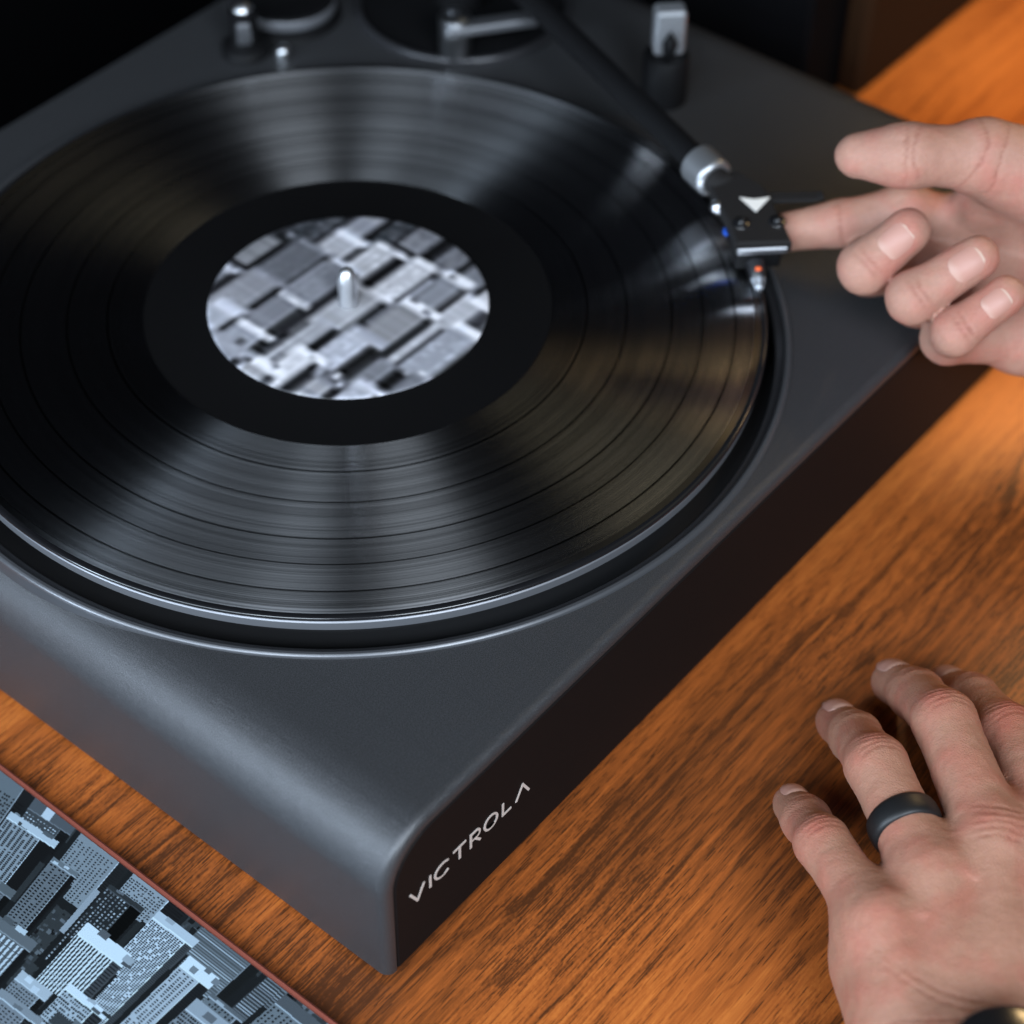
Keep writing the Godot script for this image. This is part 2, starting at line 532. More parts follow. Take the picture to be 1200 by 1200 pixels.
func turntable() -> void:
	var tt := thing("turntable", "dark grey record player with rounded left end and black front panel on the walnut table", "turntable")
	var total := 2.0 * (TOP - RC) + RC * PI + (XR - XL - 2.0 * RC)
	# --- shell: unrolled sheet with the round opening for the platter
	var rh := 0.1597
	var st := new_st()
	var zf := ZF - FIL
	var per := PackedVector2Array()              # perimeter in (s, z), clockwise from the back left
	var ns := 440; var nz := 60
	for i in ns: per.append(Vector2(total * i / ns, ZB))
	for i in nz: per.append(Vector2(total, ZB + (zf - ZB) * i / nz))
	for i in ns: per.append(Vector2(total * (ns - i) / ns, zf))
	for i in nz: per.append(Vector2(0.0, zf + (ZB - zf) * i / nz))
	var s0 := s_of_x(0.0)
	var rows := []
	var n := per.size()
	var steps := 40
	for k in steps + 1: rows.append(PackedVector3Array())
	var normals := []
	for j in n + 1:
		var q := per[j % n]
		var d := (q - Vector2(s0, 0)).normalized()
		var hole := Vector2(s_of_x(rh * d.x), rh * d.y)
		for k in steps + 1:
			var f := float(k) / steps
			var w := hole.lerp(q, f) if k < steps else q
			var o := outline(w.x)
			rows[k].append(Vector3(o.x, o.y, w.y))
	patch(st, rows, 1, true)
	# front edge: a small quarter round, then a groove and the black panel
	var edge := []
	var nj := ns
	for k in 9:
		var row := PackedVector3Array()
		var a := minf(k, 6) / 6.0 * PI / 2.0
		var inn := FIL * (1.0 - cos(a))
		var z := zf + FIL * sin(a)
		if k == 7: inn = FIL + 0.0006; z = ZF
		if k == 8: inn = FIL + 0.0006; z = ZF - 0.004
		for j in nj + 1:
			var s := total * j / nj
			var o := outline(s) - outline_normal(s) * inn
			row.append(Vector3(o.x, o.y, z))
		edge.append(row)
	patch(st, edge.slice(0, 7), 1, false)
	patch(st, edge.slice(6, 8), 2, false)
	patch(st, edge.slice(7, 9), 3, false)
	obj("shell", done(st), M.carbon, tt)
	# back and bottom boards close the case
	st = new_st()
	bevel_box(st, Transform3D(Basis(), Vector3((XL + XR) / 2, 0.0035, (ZB + ZF) / 2 - 0.003)), Vector3(XR - XL - 0.004, 0.006, ZF - ZB - 0.012), 0.001)
	obj("bottom_board", done(st), M.deep, tt)
	st = new_st()
	bevel_box(st, Transform3D(Basis(), Vector3((XL + XR) / 2, 0.031, ZB + 0.003)), Vector3(XR - XL - 0.02, 0.056, 0.004), 0.001)
	obj("back_panel", done(st), M.panel, tt)
	# front panel
	var pf := PackedVector2Array()
	for j in 121:
		var s := total * j / 120.0
		var nrm := outline_normal(s)
		var o := outline(s) - nrm * (FIL + 0.0011)
		if j == 0 or j == 120: o.y = 0.0006
		pf.append(o)
	st = new_st()
	prism(st, pf, ZF - 0.006, ZF + 0.0002, Transform3D(), 0.0007)
	var panel := obj("front_panel", done(st), M.panel, tt)
	letters(panel)
	for f in [Vector3(XL + 0.04, 0, ZF - 0.04), Vector3(XR - 0.04, 0, ZF - 0.04), Vector3(XL + 0.04, 0, ZB + 0.04), Vector3(XR - 0.04, 0, ZB + 0.04)]:
		st = new_st()
		lathe(st, [V2([0.0, 0.0006, 0.016, 0.0006]), V2([0.016, 0.0006, 0.016, -0.0026, 0.0152, -0.003, 0.0, -0.003])], 32, Transform3D(Basis(), f))
		obj("foot", done(st), M.rubber, tt)
	# --- ring round the platter well
	st = new_st()
	var y := TOP
	lathe(st, [V2([0.1545, y - 0.0140, 0.1545, y - 0.0024]), V2([0.1545, y - 0.0024, 0.1549, y - 0.0018, 0.1551, y - 0.0017]), V2([0.1551, y - 0.0017, 0.1576, y - 0.0013])], 256)
	var well := obj("well_ring", done(st), M.ring, tt)
	st = new_st()
	lathe(st, [V2([0.1576, y - 0.0013, 0.1578, y + 0.0003, 0.1582, y + 0.0010, 0.1587, y + 0.0013]), V2([0.1587, y + 0.0013, 0.1596, y + 0.0013]), V2([0.1596, y + 0.0013, 0.1602, y + 0.0009, 0.1606, y + 0.0003, 0.1607, y - 0.0006, 0.1607, y - 0.010])], 256)
	obj("lip", done(st), M.lip, well)
	st = new_st()
	lathe(st, [V2([0.0, y - 0.0138, 0.1546, y - 0.0138])], 128)
	obj("well_floor", done(st), M.deep, tt)
	# --- platter
	st = new_st()
	var p := REC - 0.0021
	lathe(st, [V2([0.0, p, 0.1490, p]), V2([0.1490, p, 0.1499, p - 0.0002, 0.1503, p - 0.0008]), V2([0.1503, p - 0.0008, 0.1503, p - 0.0038]), V2([0.1503, p - 0.0038, 0.1497, p - 0.0045, 0.140, p - 0.0047])], 256)
	var plat := obj("platter", done(st), M.rim, tt)
	st = new_st()
	lathe(st, [V2([0.1400, p - 0.0046, 0.1390, p - 0.018])], 128)
	obj("skirt", done(st), M.deep, plat)
	# --- spindle
	st = new_st()
	lathe(st, [V2([0.0, REC + 0.0165, 0.0012, REC + 0.0163, 0.0024, REC + 0.0152, 0.0033, REC + 0.0128, 0.0036, REC + 0.0105, 0.0036, REC - 0.004])], 32)
	obj("spindle", done(st), M.chrome, tt)
	tonearm(tt)
	controls(tt)

func letter_strokes(ch: String) -> Array:
	# each stroke: a polyline in a 1 x 1 box
	match ch:
		"V": return [[0.0, 1.0, 0.5, 0.0, 1.0, 1.0]]
		"I": return [[0.5, 0.0, 0.5, 1.0]]
		"T": return [[0.0, 1.0, 1.0, 1.0], [0.5, 1.0, 0.5, 0.0]]
		"L": return [[0.1, 1.0, 0.1, 0.0, 0.95, 0.0]]
		"A": return [[0.0, 0.0, 0.5, 1.0, 1.0, 0.0]]
		"R":
			var o := [0.14, 1.0, 0.62, 1.0]
			for k in range(1, 10):
				var a := PI / 2 - PI * k / 10.0
				o.append_array([0.62 + 0.29 * cos(a), 0.73 + 0.27 * sin(a)])
			o.append_array([0.62, 0.46, 0.14, 0.46])
			return [[0.08, -0.09, 0.08, 1.09], o, [0.50, 0.42, 0.98, -0.08]]
		"C":
			var o := []
			for k in 25:
				var a := deg_to_rad(48.0 + 264.0 * k / 24.0)
				o.append_array([0.53 + 0.53 * cos(a), 0.5 + 0.5 * sin(a)])
			return [o]
		"O":
			var o := []
			var o2 := []
			for k in 21:
				var a := PI * k / 20.0
				o.append_array([0.5 + 0.55 * cos(a), 0.5 + 0.5 * sin(a)])
				o2.append_array([0.5 + 0.55 * cos(a + PI), 0.5 + 0.5 * sin(a + PI)])
			return [o, o2]
	return []

func letters(panel: Node3D) -> void:
	var word := "VICTROLA"
	var cx := [-0.1539, -0.1480, -0.1423, -0.1343, -0.1269, -0.1194, -0.1116, -0.1038]
	var wd := [0.0064, 0.0052, 0.0070, 0.0060, 0.0050, 0.0055, 0.0048, 0.0064]
	for i in word.length():
		var st := new_st()
		var hgt := 0.0061
		var lift := 0.00035
		for s in letter_strokes(word[i]):
			lift += 0.00004
			var pts := PackedVector2Array()
			for k in range(0, s.size(), 2): pts.append(Vector2(cx[i] + (s[k] - 0.5) * wd[i], 0.0270 + s[k + 1] * hgt))
			for poly in Geometry2D.offset_polyline(pts, 0.00046, Geometry2D.JOIN_MITER, Geometry2D.END_BUTT):
				if Geometry2D.is_polygon_clockwise(poly): continue
				prism(st, poly, ZF + 0.0001, ZF + lift)
		obj("letter", done(st), M.print, panel)

func tonearm(tt: Node3D) -> void:
	var arm := Node3D.new()
	arm.name = "tonearm"
	tt.add_child(arm, true)
	var st := new_st()
	# straight black tube
	var a := Vector3(0.1254, 0.0895, 0.0704)
	var pv := Vector3(0.1892, 0.0967, -0.1070)
	var dir := (a - pv).normalized()
	tube(st, PackedVector3Array([pv + dir * 0.012, a - dir * 0.012]), PackedFloat32Array([0.0051, 0.0051]), 32)
	obj("arm_tube", done(st), M.black, arm)
	# knurled silver collar
	st = new_st()
	var prof := PackedVector2Array([Vector2(0.0056, 0.0), Vector2(0.0066, 0.0006)])
	for k in 10:
		prof.append(Vector2(0.0068, 0.0012 + k * 0.0010)); prof.append(Vector2(0.00655, 0.0017 + k * 0.0010))
	prof.append(Vector2(0.0066, 0.0118)); prof.append(Vector2(0.0052, 0.0124))
	for k in prof.size(): prof[k].x *= 1.13
	lathe(st, [V2([0.0, 0.0, 0.0063, 0.0]), prof, V2([0.0059, 0.0124, 0.0, 0.0124])], 32, aim(a - dir * 0.0110, dir))
	obj("collar", done(st), mat(Color(0.40, 0.41, 0.43), 0.38, 0.85), arm)
	# headshell: a bevelled plate, chamfered at the back
	var f := Vector3(-0.7105, -0.0848, 0.6985).normalized()
	var r := Vector3(0.7011, 0.0001, 0.7131).normalized()
	var u := r.cross(f).normalized()
	if u.y < 0: u = -u
	var O := Vector3(0.1180, 0.0875, 0.0950)
	var xf := Transform3D(Basis(r, f, u), O)
	st = new_st()
	var plate := V2([-0.0098, 0.0152, 0.0105, 0.0158, 0.0066, -0.0100, 0.0050, -0.0145, -0.0034, -0.0245, -0.0150, -0.0200, -0.0142, -0.0115, -0.0108, 0.0040])
	prism(st, plate, -0.0025, 0.0022, xf, 0.0008)
	obj("headshell", done(st), M.headshell, arm)
	st = new_st()
	tube(st, PackedVector3Array([a - dir * 0.002, a + dir * 0.004, xf * Vector3(-0.0085, -0.0205, -0.001)]), PackedFloat32Array([0.0050, 0.0052, 0.0046]), 24)
	obj("neck", done(st), M.headshell, arm)
	# white triangle
	st = new_st()
	prism(st, V2([-0.0049, -0.0086, 0.0005, -0.0072, 0.0064, -0.0080, -0.0001, -0.0004]), 0.0021, 0.00245, xf)
	obj("triangle_mark", done(st), M.white, arm)
	# two screws in dark wells
	for sx in [-0.0065, 0.0069]:
		st = new_st()
		lathe(st, [V2([0.0, 0.0026, 0.0030, 0.0026, 0.0033, 0.0022])], 24, aim(xf * Vector3(sx, 0.0048, 0.0), u))
		var w := obj("screw_well", done(st), M.gloss, arm)
		st = new_st()
		lathe(st, [V2([0.0, 0.0040, 0.0011, 0.0038, 0.0016, 0.0030, 0.0017, 0.0022])], 20, aim(xf * Vector3(sx, 0.0048, 0.0), u))
		obj("screw", done(st), M.gloss, arm)
		w.position = Vector3.ZERO
	# finger lift
	st = new_st()
	bevel_box(st, Transform3D(Basis(r, f, u) * Basis(Vector3(0, 0, 1), 0.14) * Basis(Vector3(0, 1, 0), -0.10), xf * Vector3(0.0150, -0.0078, 0.0018)), Vector3(0.0190, 0.0048, 0.0016), 0.0004)
	bevel_box(st, Transform3D(Basis(r, f, u) * Basis(Vector3(0, 1, 0), -0.45), xf * Vector3(0.0246, -0.0064, 0.0032)), Vector3(0.0030, 0.0039, 0.0015), 0.0004)
	obj("finger_lift", done(st), M.headshell, arm)
	# cartridge
	st = new_st()
	bevel_box(st, Transform3D(Basis(r, f, u), xf * Vector3(-0.0005, 0.0030, -0.0078)), Vector3(0.0170, 0.0215, 0.0104), 0.0010)
	obj("cartridge", done(st), M.black, arm)
	st = new_st()
	bevel_box(st, Transform3D(Basis(r, f, u), xf * Vector3(-0.0002, 0.0160, -0.0014)), Vector3(0.0186, 0.0016, 0.0030), 0.0005)
	obj("front_strip", done(st), M.satin, arm)
	# stylus holder, tapering to the needle
	st = new_st()
	var q := xf * Vector3(-0.0012, 0.0135, -0.0095)
	var tip := Vector3(0.1003, REC + 0.0002, 0.1106)
	var sdir := (tip - q).normalized()
	tube(st, PackedVector3Array([q, q + sdir * 0.004, q + sdir * 0.0095, q.lerp(tip, 0.86)]), PackedFloat32Array([0.0040, 0.0036, 0.0024, 0.0014]), 6)
	obj("stylus_holder", done(st), M.stylus, arm)
	st = new_st()
	tube(st, PackedVector3Array([q.lerp(tip, 0.56), q.lerp(tip, 0.70), q.lerp(tip, 0.90)]), PackedFloat32Array([0.0029, 0.0025, 0.0015]), 10)
	obj("stylus_guard", done(st), M.clear, arm)
	st = new_st()
	tube(st, PackedVector3Array([q.lerp(tip, 0.80), tip]), PackedFloat32Array([0.0005, 0.0003]), 8)
	obj("needle", done(st), M.silver, arm)
	st = new_st()
	lathe(st, [V2([0.0, 0.0006, 0.0009, 0.0005, 0.0014, 0.0])], 16, aim(q + sdir * 0.0048 + u * 0.0030, u))
	obj("red_dot", done(st), M.orange, arm)
	# round chrome screw and a blue lead at the left side
	st = new_st()
	lathe(st, [V2([0.0, 0.0022, 0.0014, 0.0019, 0.0023, 0.0011, 0.0026, 0.0, 0.0026, -0.002])], 24, aim(xf * Vector3(-0.0136, -0.0072, -0.0002), (u * 0.8 - r).normalized()))
	obj("side_screw", done(st), M.silver, arm)
	for w in [[M.blue, -0.0116, 0.0], [M.orange, -0.0080, -0.003], [M.white, -0.0050, -0.004]]:
		st = new_st()
		tube(st, PackedVector3Array([xf * Vector3(w[1] + 0.0006, 0.0012, -0.0040 + w[2]), xf * Vector3(w[1], 0.0026, -0.0042 + w[2]), xf * Vector3(w[1] + 0.0008, 0.0038, -0.0046 + w[2])]), PackedFloat32Array([0.0007, 0.0007, 0.0007]), 8)
		obj("lead_wire", done(st), w[0], arm)
	# bearing, yoke, counterweight
	st = new_st()
	lathe(st, [V2([0.0, 0.030, 0.011, 0.030, 0.012, 0.029]), V2([0.012, 0.029, 0.012, 0.0])], 32, Transform3D(Basis(), Vector3(pv.x, TOP, pv.z)))
	obj("bearing_post", done(st), M.black, arm)
	st = new_st()
	bevel_box(st, Transform3D(Basis.looking_at(dir, Vector3.UP), Vector3(pv.x, pv.y + 0.001, pv.z)), Vector3(0.034, 0.016, 0.020), 0.002)
	obj("bearing_yoke", done(st), M.satin, arm)
	st = new_st()
	tube(st, PackedVector3Array([pv - dir * 0.010, pv - dir * 0.030]), PackedFloat32Array([0.004, 0.004]))
	obj("rear_stub", done(st), M.satin, arm)
	st = new_st()
	lathe(st, [V2([0.0, 0.0, 0.014, 0.0]), V2([0.014, 0.0, 0.0155, 0.0015, 0.0155, 0.022, 0.014, 0.0235]), V2([0.014, 0.0235, 0.0, 0.0235])], 40, aim(pv - dir * 0.030, -dir))
	obj("counterweight", done(st), M.black, arm)
	# cueing lever platform: the bright pieces beside the post
	st = new_st()
	bevel_box(st, Transform3D(Basis(Vector3.UP, -0.62), Vector3(0.1620, 0.0800, -0.0680)), Vector3(0.040, 0.0042, 0.008), 0.001)
	obj("arm_lifter", done(st), M.satin, arm)
	st = new_st()
	lathe(st, [V2([0.0, 0.020, 0.0060, 0.0196, 0.0068, 0.0186]), V2([0.0068, 0.0186, 0.0068, 0.0])], 28, Transform3D(Basis(), Vector3(0.1535, TOP + 0.001, -0.0800)))
	obj("lifter_post", done(st), M.silver, arm)
	st = new_st()
	tube(st, PackedVector3Array([Vector3(0.172, 0.0640, -0.0690), Vector3(0.172, 0.0790, -0.0690)]), PackedFloat32Array([0.0028, 0.0028]))
	obj("lifter_rod", done(st), M.satin, arm)

func controls(tt: Node3D) -> void:
	var c := Vector3(0.1865, TOP, -0.1035)
	var st := new_st()
	lathe(st, [V2([0.0, 0.0014, 0.0440, 0.0014]), V2([0.0440, 0.0014, 0.0440, -0.001])], 96, Transform3D(Basis(), c))
	var base := obj("arm_base", done(st), M.black, tt)
	st = new_st()
	lathe(st, [V2([0.0438, 0.0012, 0.0446, 0.0030, 0.0456, 0.0036, 0.0468, 0.0032, 0.0474, 0.0018, 0.0476, -0.001])], 96, Transform3D(Basis(), c))
	obj("base_rim", done(st), M.ring, base)
	# arm rest: dark pillar with a bright clip
	var rb := Vector3(0.1862, TOP, 0.0045)
	st = new_st()
	lathe(st, [V2([0.0, 0.0216, 0.0088, 0.0216]), V2([0.0088, 0.0216, 0.0095, 0.0208, 0.0095, 0.0])], 32, Transform3D(Basis(), rb))
	var rest := obj("arm_rest", done(st), M.black, tt)
	st = new_st()
	bevel_box(st, Transform3D(Basis(Vector3.UP, -0.78), rb + Vector3(0.002, 0.0315, -0.001)), Vector3(0.0125, 0.020, 0.009), 0.0012)
	obj("clip", done(st), mat(Color(0.34, 0.35, 0.37), 0.4, 0.7), rest)
	st = new_st()
	tube(st, PackedVector3Array([rb + Vector3(-0.003, 0.024, 0.003), rb + Vector3(-0.0046, 0.030, 0.0046), rb + Vector3(-0.0046, 0.036, 0.0046)]), PackedFloat32Array([0.0022, 0.0032, 0.0026]))
	obj("latch", done(st), M.black, rest)
	# knob and round dial at the back left
	st = new_st()
	var kb := Vector3(0.1000, TOP, -0.1500)
	lathe(st, [V2([0.0, 0.0215, 0.0050, 0.0212, 0.0058, 0.0200]), V2([0.0058, 0.0200, 0.0060, 0.0060, 0.0064, 0.0048]), V2([0.0064, 0.0048, 0.0098, 0.0040, 0.0104, 0.0])], 32, Transform3D(Basis(), kb))
	var knob := obj("knob", done(st), M.black, tt)
	st = new_st()
	lathe(st, [V2([0.0, 0.0030, 0.0030, 0.0026, 0.0046, 0.0])], 24, Transform3D(Basis(), kb + Vector3(0, 0.0215, 0)))
	obj("cap", done(st), M.silver, knob)
	st = new_st()
	bevel_box(st, Transform3D(Basis(Vector3.UP, -0.75), kb + Vector3(-0.0042, 0.0125, 0.0042)), Vector3(0.0060, 0.0100, 0.0030), 0.0008)
	obj("grip", done(st), M.satin, knob)
	st = new_st()
	var dc := Vector3(0.1320, TOP, -0.1560)
	lathe(st, [V2([0.0, 0.0095, 0.0185, 0.0095]), V2([0.0185, 0.0095, 0.0200, 0.0085, 0.0203, 0.0070]), V2([0.0203, 0.0070, 0.0203, 0.0025]), V2([0.0203, 0.0025, 0.0225, 0.0016, 0.0230, 0.0])], 64, Transform3D(Basis(), dc))
	var dial := obj("dial", done(st), M.black, tt)
	st = new_st()
	lathe(st, [V2([0.0204, 0.0088, 0.0208, 0.0080, 0.0208, 0.0046, 0.0204, 0.0040])], 64, Transform3D(Basis(), dc))
	obj("dial_band", done(st), M.rim, dial)
	st = new_st()
	lathe(st, [V2([0.0, 0.0062, 0.0022, 0.0058, 0.0032, 0.0044, 0.0032, 0.0])], 24, Transform3D(Basis(), Vector3(0.1065, TOP, -0.1345)))
	obj("indicator", done(st), M.silver, tt)

# ------------------------------------------------------------------ record
func record() -> void:
	var t := thing("vinyl_record", "black vinyl record with a grey city picture label on the platter", "record", Vector3(0, REC, 0))
	var R := 0.1512
	# the grooves: streaks along the circumference come from bands of slightly different finish
	var W := 2048
	var rough := PackedByteArray(); rough.resize(W * 4)
	var alb := PackedByteArray(); alb.resize(W * 3 * 4)
	var hgt := PackedByteArray(); hgt.resize(W * 4)
	var n1 := fnl(31, 0.12, 3); var n2 := fnl(32, 0.9, 1); var n3 := fnl(33, 0.015, 2)
	var gaps := [0.0862, 0.1004, 0.1168, 0.1280, 0.1395]
	for x in W:
		var r := 0.0512 + (R - 0.0512) * x / (W - 1.0)
		var v := n1.get_noise_1d(x) * 0.5 + n2.get_noise_1d(x) * 0.35 + n3.get_noise_1d(x) * 0.25
		var ro := 0.225 + v * 0.055
		var al := clampf(0.86 + v * 0.14, 0.0, 0.94)
		var h := 0.5 + n2.get_noise_1d(x * 1.3) * 0.35
		for g in gaps:
			var d := absf(r - g)
			if d < 0.00032:
				ro = 0.26; al = 0.09; h = 0.35
		if r > 0.1465: ro = 0.34 + (0.10 if fmod(r * 1000.0, 1.3) < 0.7 else 0.0); al = 0.25
		for k in 4:
			rough[k * W + x] = int(clampf(ro, 0, 1) * 255.0)
			hgt[k * W + x] = int(clampf(h, 0, 1) * 255.0)
			var s := Color(al, al, al * 1.02).linear_to_srgb()
			alb[(k * W + x) * 3] = int(s.r * 255.0); alb[(k * W + x) * 3 + 1] = int(s.g * 255.0); alb[(k * W + x) * 3 + 2] = int(s.b * 255.0)
	var m := StandardMaterial3D.new()
	m.albedo_texture = ImageTexture.create_from_image(Image.create_from_data(W, 4, false, Image.FORMAT_RGB8, alb))
	m.roughness_texture = ImageTexture.create_from_image(Image.create_from_data(W, 4, false, Image.FORMAT_L8, rough))
	m.roughness_texture_channel = BaseMaterial3D.TEXTURE_CHANNEL_RED
	m.roughness = 1.0
	m.metallic_specular = 0.9
	m.metallic = 1.0
	m.anisotropy_enabled = true
	m.anisotropy = 1.0
	m.heightmap_enabled = true
	m.heightmap_texture = ImageTexture.create_from_image(Image.create_from_data(W, 4, false, Image.FORMAT_L8, hgt))
	m.heightmap_scale = 0.0015
	var st := new_st()
	lathe(st, [V2([0.0735, -0.0002, 0.0744, 0.0, 0.1478, 0.0, 0.1490, 0.0001])], 256, Transform3D(), 0.0512, R)
	obj("grooves", done(st), m, t)
	st = new_st()
	lathe(st, [V2([0.0505, 0.0, 0.0520, -0.0003, 0.0735, -0.0003]), V2([0.0735, -0.0003, 0.0736, -0.0001])], 192)
	obj("run_out", done(st), M.run, t)
	st = new_st()
	lathe(st, [V2([0.1488, 0.0001, 0.1500, 0.0003, 0.1507, 0.0001, 0.1512, -0.0006, 0.1508, -0.0013, 0.1498, -0.0018]), V2([0.1498, -0.0018, 0.004, -0.0018])], 256)
	obj("rim", done(st), M.gloss, t)
	# paper label
	var lab := city_print(768, 768, 77, 4.2, Color(1.42, 1.28, 1.20), 14, 1.9)
	var lm := StandardMaterial3D.new()
	lm.albedo_texture = ImageTexture.create_from_image(lab)
	lm.albedo_color = Color(0.93, 0.92, 0.94)
	lm.roughness = 0.42
	st = new_st()
	var rows := []; var uvs := []
	for q in [Vector2(0.0037, 0.0004), Vector2(0.020, 0.0004), Vector2(0.0490, 0.0004), Vector2(0.0505, 0.0003), Vector2(0.0508, -0.0002)]:
		var row := PackedVector3Array(); var uv := PackedVector2Array()
		for s in 129:
			var a := TAU * (s % 128) / 128.0
			row.append(Vector3(q.x * cos(a), q.y, q.x * sin(a)))
			uv.append(Vector2(0.5 + q.x * cos(a - 0.02) / 0.104, 0.5 + q.x * sin(a - 0.02) / 0.104))
		rows.append(row); uvs.append(uv)
	patch(st, rows, 1, false, uvs)
	obj("paper_label", done(st), lm, t)

# ------------------------------------------------------------------ album
func album() -> void:
	var side := 0.315
	var x1 := -0.1893
	var t := thing("album_sleeve", "record sleeve printed with a black and white aerial city view on the table", "record sleeve", Vector3(x1 - side / 2, TABLE_Y, 0.107))
	var st := new_st()
	bevel_box(st, Transform3D(Basis(), Vector3(0, 0.0021, 0)), Vector3(side, 0.0040, side), 0.0008)
	obj("sleeve", done(st), mat(Color(0.22, 0.055, 0.035), 0.6), t)
	var im := city_print(1400, 1400, 9, 4.5, Color(0.80, 0.80, 0.79), 1, 1.0)
	var m := StandardMaterial3D.new()
	m.albedo_texture = ImageTexture.create_from_image(im)
	m.roughness = 0.35
	st = new_st()
	st.set_smooth_group(-1)
	var h := side / 2 - 0.0009
	var y := 0.00445
	var hr := h - 0.0016
	var p := [Vector3(-h, y, -h), Vector3(hr, y, -h), Vector3(hr, y, h), Vector3(-h, y, h)]
	var u := [Vector2(0, 0), Vector2(1, 0), Vector2(1, 1), Vector2(0, 1)]
	tri(st, p[0], p[1], p[2], Vector3.ZERO, u[0], u[1], u[2]); tri(st, p[0], p[2], p[3], Vector3.ZERO, u[0], u[2], u[3])
	obj("cover_print", done(st), m, t)

# ------------------------------------------------------------------ hands
# A hand is one surface: every finger is a chain of tapered capsules, joined smoothly along the chain and to the palm,
# while neighbouring fingers meet in a crease. Meshed by surface nets.
class Field:
	var lo: Vector3
	var c: float
	var nx: int
	var ny: int
	var nz: int
	var acc: Array[PackedFloat32Array] = []
	var k: Array[float] = []

	func _init(l: Vector3, h: Vector3, cell: float, ks: Array) -> void:
		lo = l; c = cell
		nx = int((h.x - l.x) / cell) + 2; ny = int((h.y - l.y) / cell) + 2; nz = int((h.z - l.z) / cell) + 2
		for g in ks:
			var a := PackedFloat32Array()
			a.resize(nx * ny * nz)
			acc.append(a)
			k.append(g)

	# ra, rb: radii; sq: how much the section is flattened along the direction n (1 = round)
	func bone(g: int, a: Vector3, b: Vector3, ra: float, rb: float, n := Vector3.ZERO, sq := 1.0) -> void:
		var kk := k[g]
		var pad := maxf(ra, rb) + kk * 5.0
		var l := (a.min(b) - Vector3.ONE * pad - lo) / c
		var h := (a.max(b) + Vector3.ONE * pad - lo) / c
		var x0 := maxi(0, int(l.x)); var x1 := mini(nx - 1, int(h.x) + 1)
		var y0 := maxi(0, int(l.y)); var y1 := mini(ny - 1, int(h.y) + 1)
		var z0 := maxi(0, int(l.z)); var z1 := mini(nz - 1, int(h.z) + 1)
		var ab := b - a
		var il := 1.0 / maxf(1e-9, ab.length_squared())
		var arr := acc[g]
		var dr := rb - ra
		var flat := sq != 1.0
		for z in range(z0, z1 + 1):
			for y in range(y0, y1 + 1):
				var p := lo + Vector3(x0, y, z) * c - a
				var i := (z * ny + y) * nx + x0
				for x in range(x0, x1 + 1):
					var t := clampf(p.dot(ab) * il, 0.0, 1.0)
					var q := p - ab * t
					if flat:
						var o := q.dot(n)
						q += n * (o * (sq - 1.0))
					arr[i] += exp((ra + dr * t - q.length()) / kk)
					i += 1
					p.x += c
		acc[g] = arr

	# fingers 0..m-1 join the palm (last group) smoothly by kp and meet each other in a crease of kf
	func solve(kp: float, kf: float) -> PackedFloat32Array:
		var n := nx * ny * nz
		var m := acc.size() - 1
		var out := PackedFloat32Array()
		out.resize(n)
		var pa := acc[m]
		var pk := k[m]
		for i in n:
			var best := 1.0
			var any := false
			var dp := 1.0
			if pa[i] > 1e-3:
				dp = -pk * log(pa[i])
				best = dp
				any = true
			for g in m:
				var v := acc[g][i]
				if v > 1e-3:
					var d := -k[g] * log(v)
					if dp < 0.5:
						var h := maxf(kp - absf(d - dp), 0.0) / kp
						d = minf(d, dp) - h * h * kp * 0.25
					if any:
						var h2 := maxf(kf - absf(d - best), 0.0) / kf
						best = minf(d, best) - (h2 * h2 * kf * 0.25 if absf(best - dp) > 1e-9 and best < 0.5 else 0.0)
					else:
						best = d
					any = true
			out[i] = best if any else 1.0
		return out

func nets(f: Field, D: PackedFloat32Array) -> Array:
	var nx := f.nx; var ny := f.ny; var nz := f.nz
	var sy := nx; var sz := nx * ny
	var c := f.c
	var vid := {}
	var V := PackedVector3Array()
	var lim := c * 2.0
	for z in nz - 1:
		for y in ny - 1:
			var i := z * sz + y * sy
			for x in nx - 1:
				var d0 := D[i]
				if absf(d0) < lim:
					var d := [d0, D[i + 1], D[i + sy], D[i + sy + 1], D[i + sz], D[i + sz + 1], D[i + sz + sy], D[i + sz + sy + 1]]
					var neg := 0
					for q in 8:
						if d[q] < 0.0: neg += 1
					if neg != 0 and neg != 8:
						var s := Vector3.ZERO
						var cnt := 0
						for e in EDGES:
							var a: float = d[e.x]; var b: float = d[e.y]
							if (a < 0.0) != (b < 0.0):
								var t := a / (a - b)
								s += CORN[e.x].lerp(CORN[e.y], t)
								cnt += 1
						vid[i] = V.size()
						V.append(f.lo + (Vector3(x, y, z) + s / cnt) * c)
				i += 1
	var I := PackedInt32Array()
	for i in vid:
		var x: int = i % nx
		var y: int = (i / nx) % ny
		var z: int = i / sz
		if x == 0 or y == 0 or z == 0: continue
		var d0 := D[i]
		var st3 := [1, sy, sz]
		for ax in 3:
			var d1 := D[i + st3[ax]]
			if (d0 < 0.0) == (d1 < 0.0): continue
			var s1: int = st3[(ax + 1) % 3]; var s2: int = st3[(ax + 2) % 3]
			if not (vid.has(i - s1) and vid.has(i - s2) and vid.has(i - s1 - s2)): continue
			var a: int = vid[i]; var b: int = vid[i - s1]; var e: int = vid[i - s1 - s2]; var g: int = vid[i - s2]
			if d0 < 0.0: I.append_array([a, e, b, a, g, e])
			else: I.append_array([a, b, e, a, e, g])
	return [V, I]

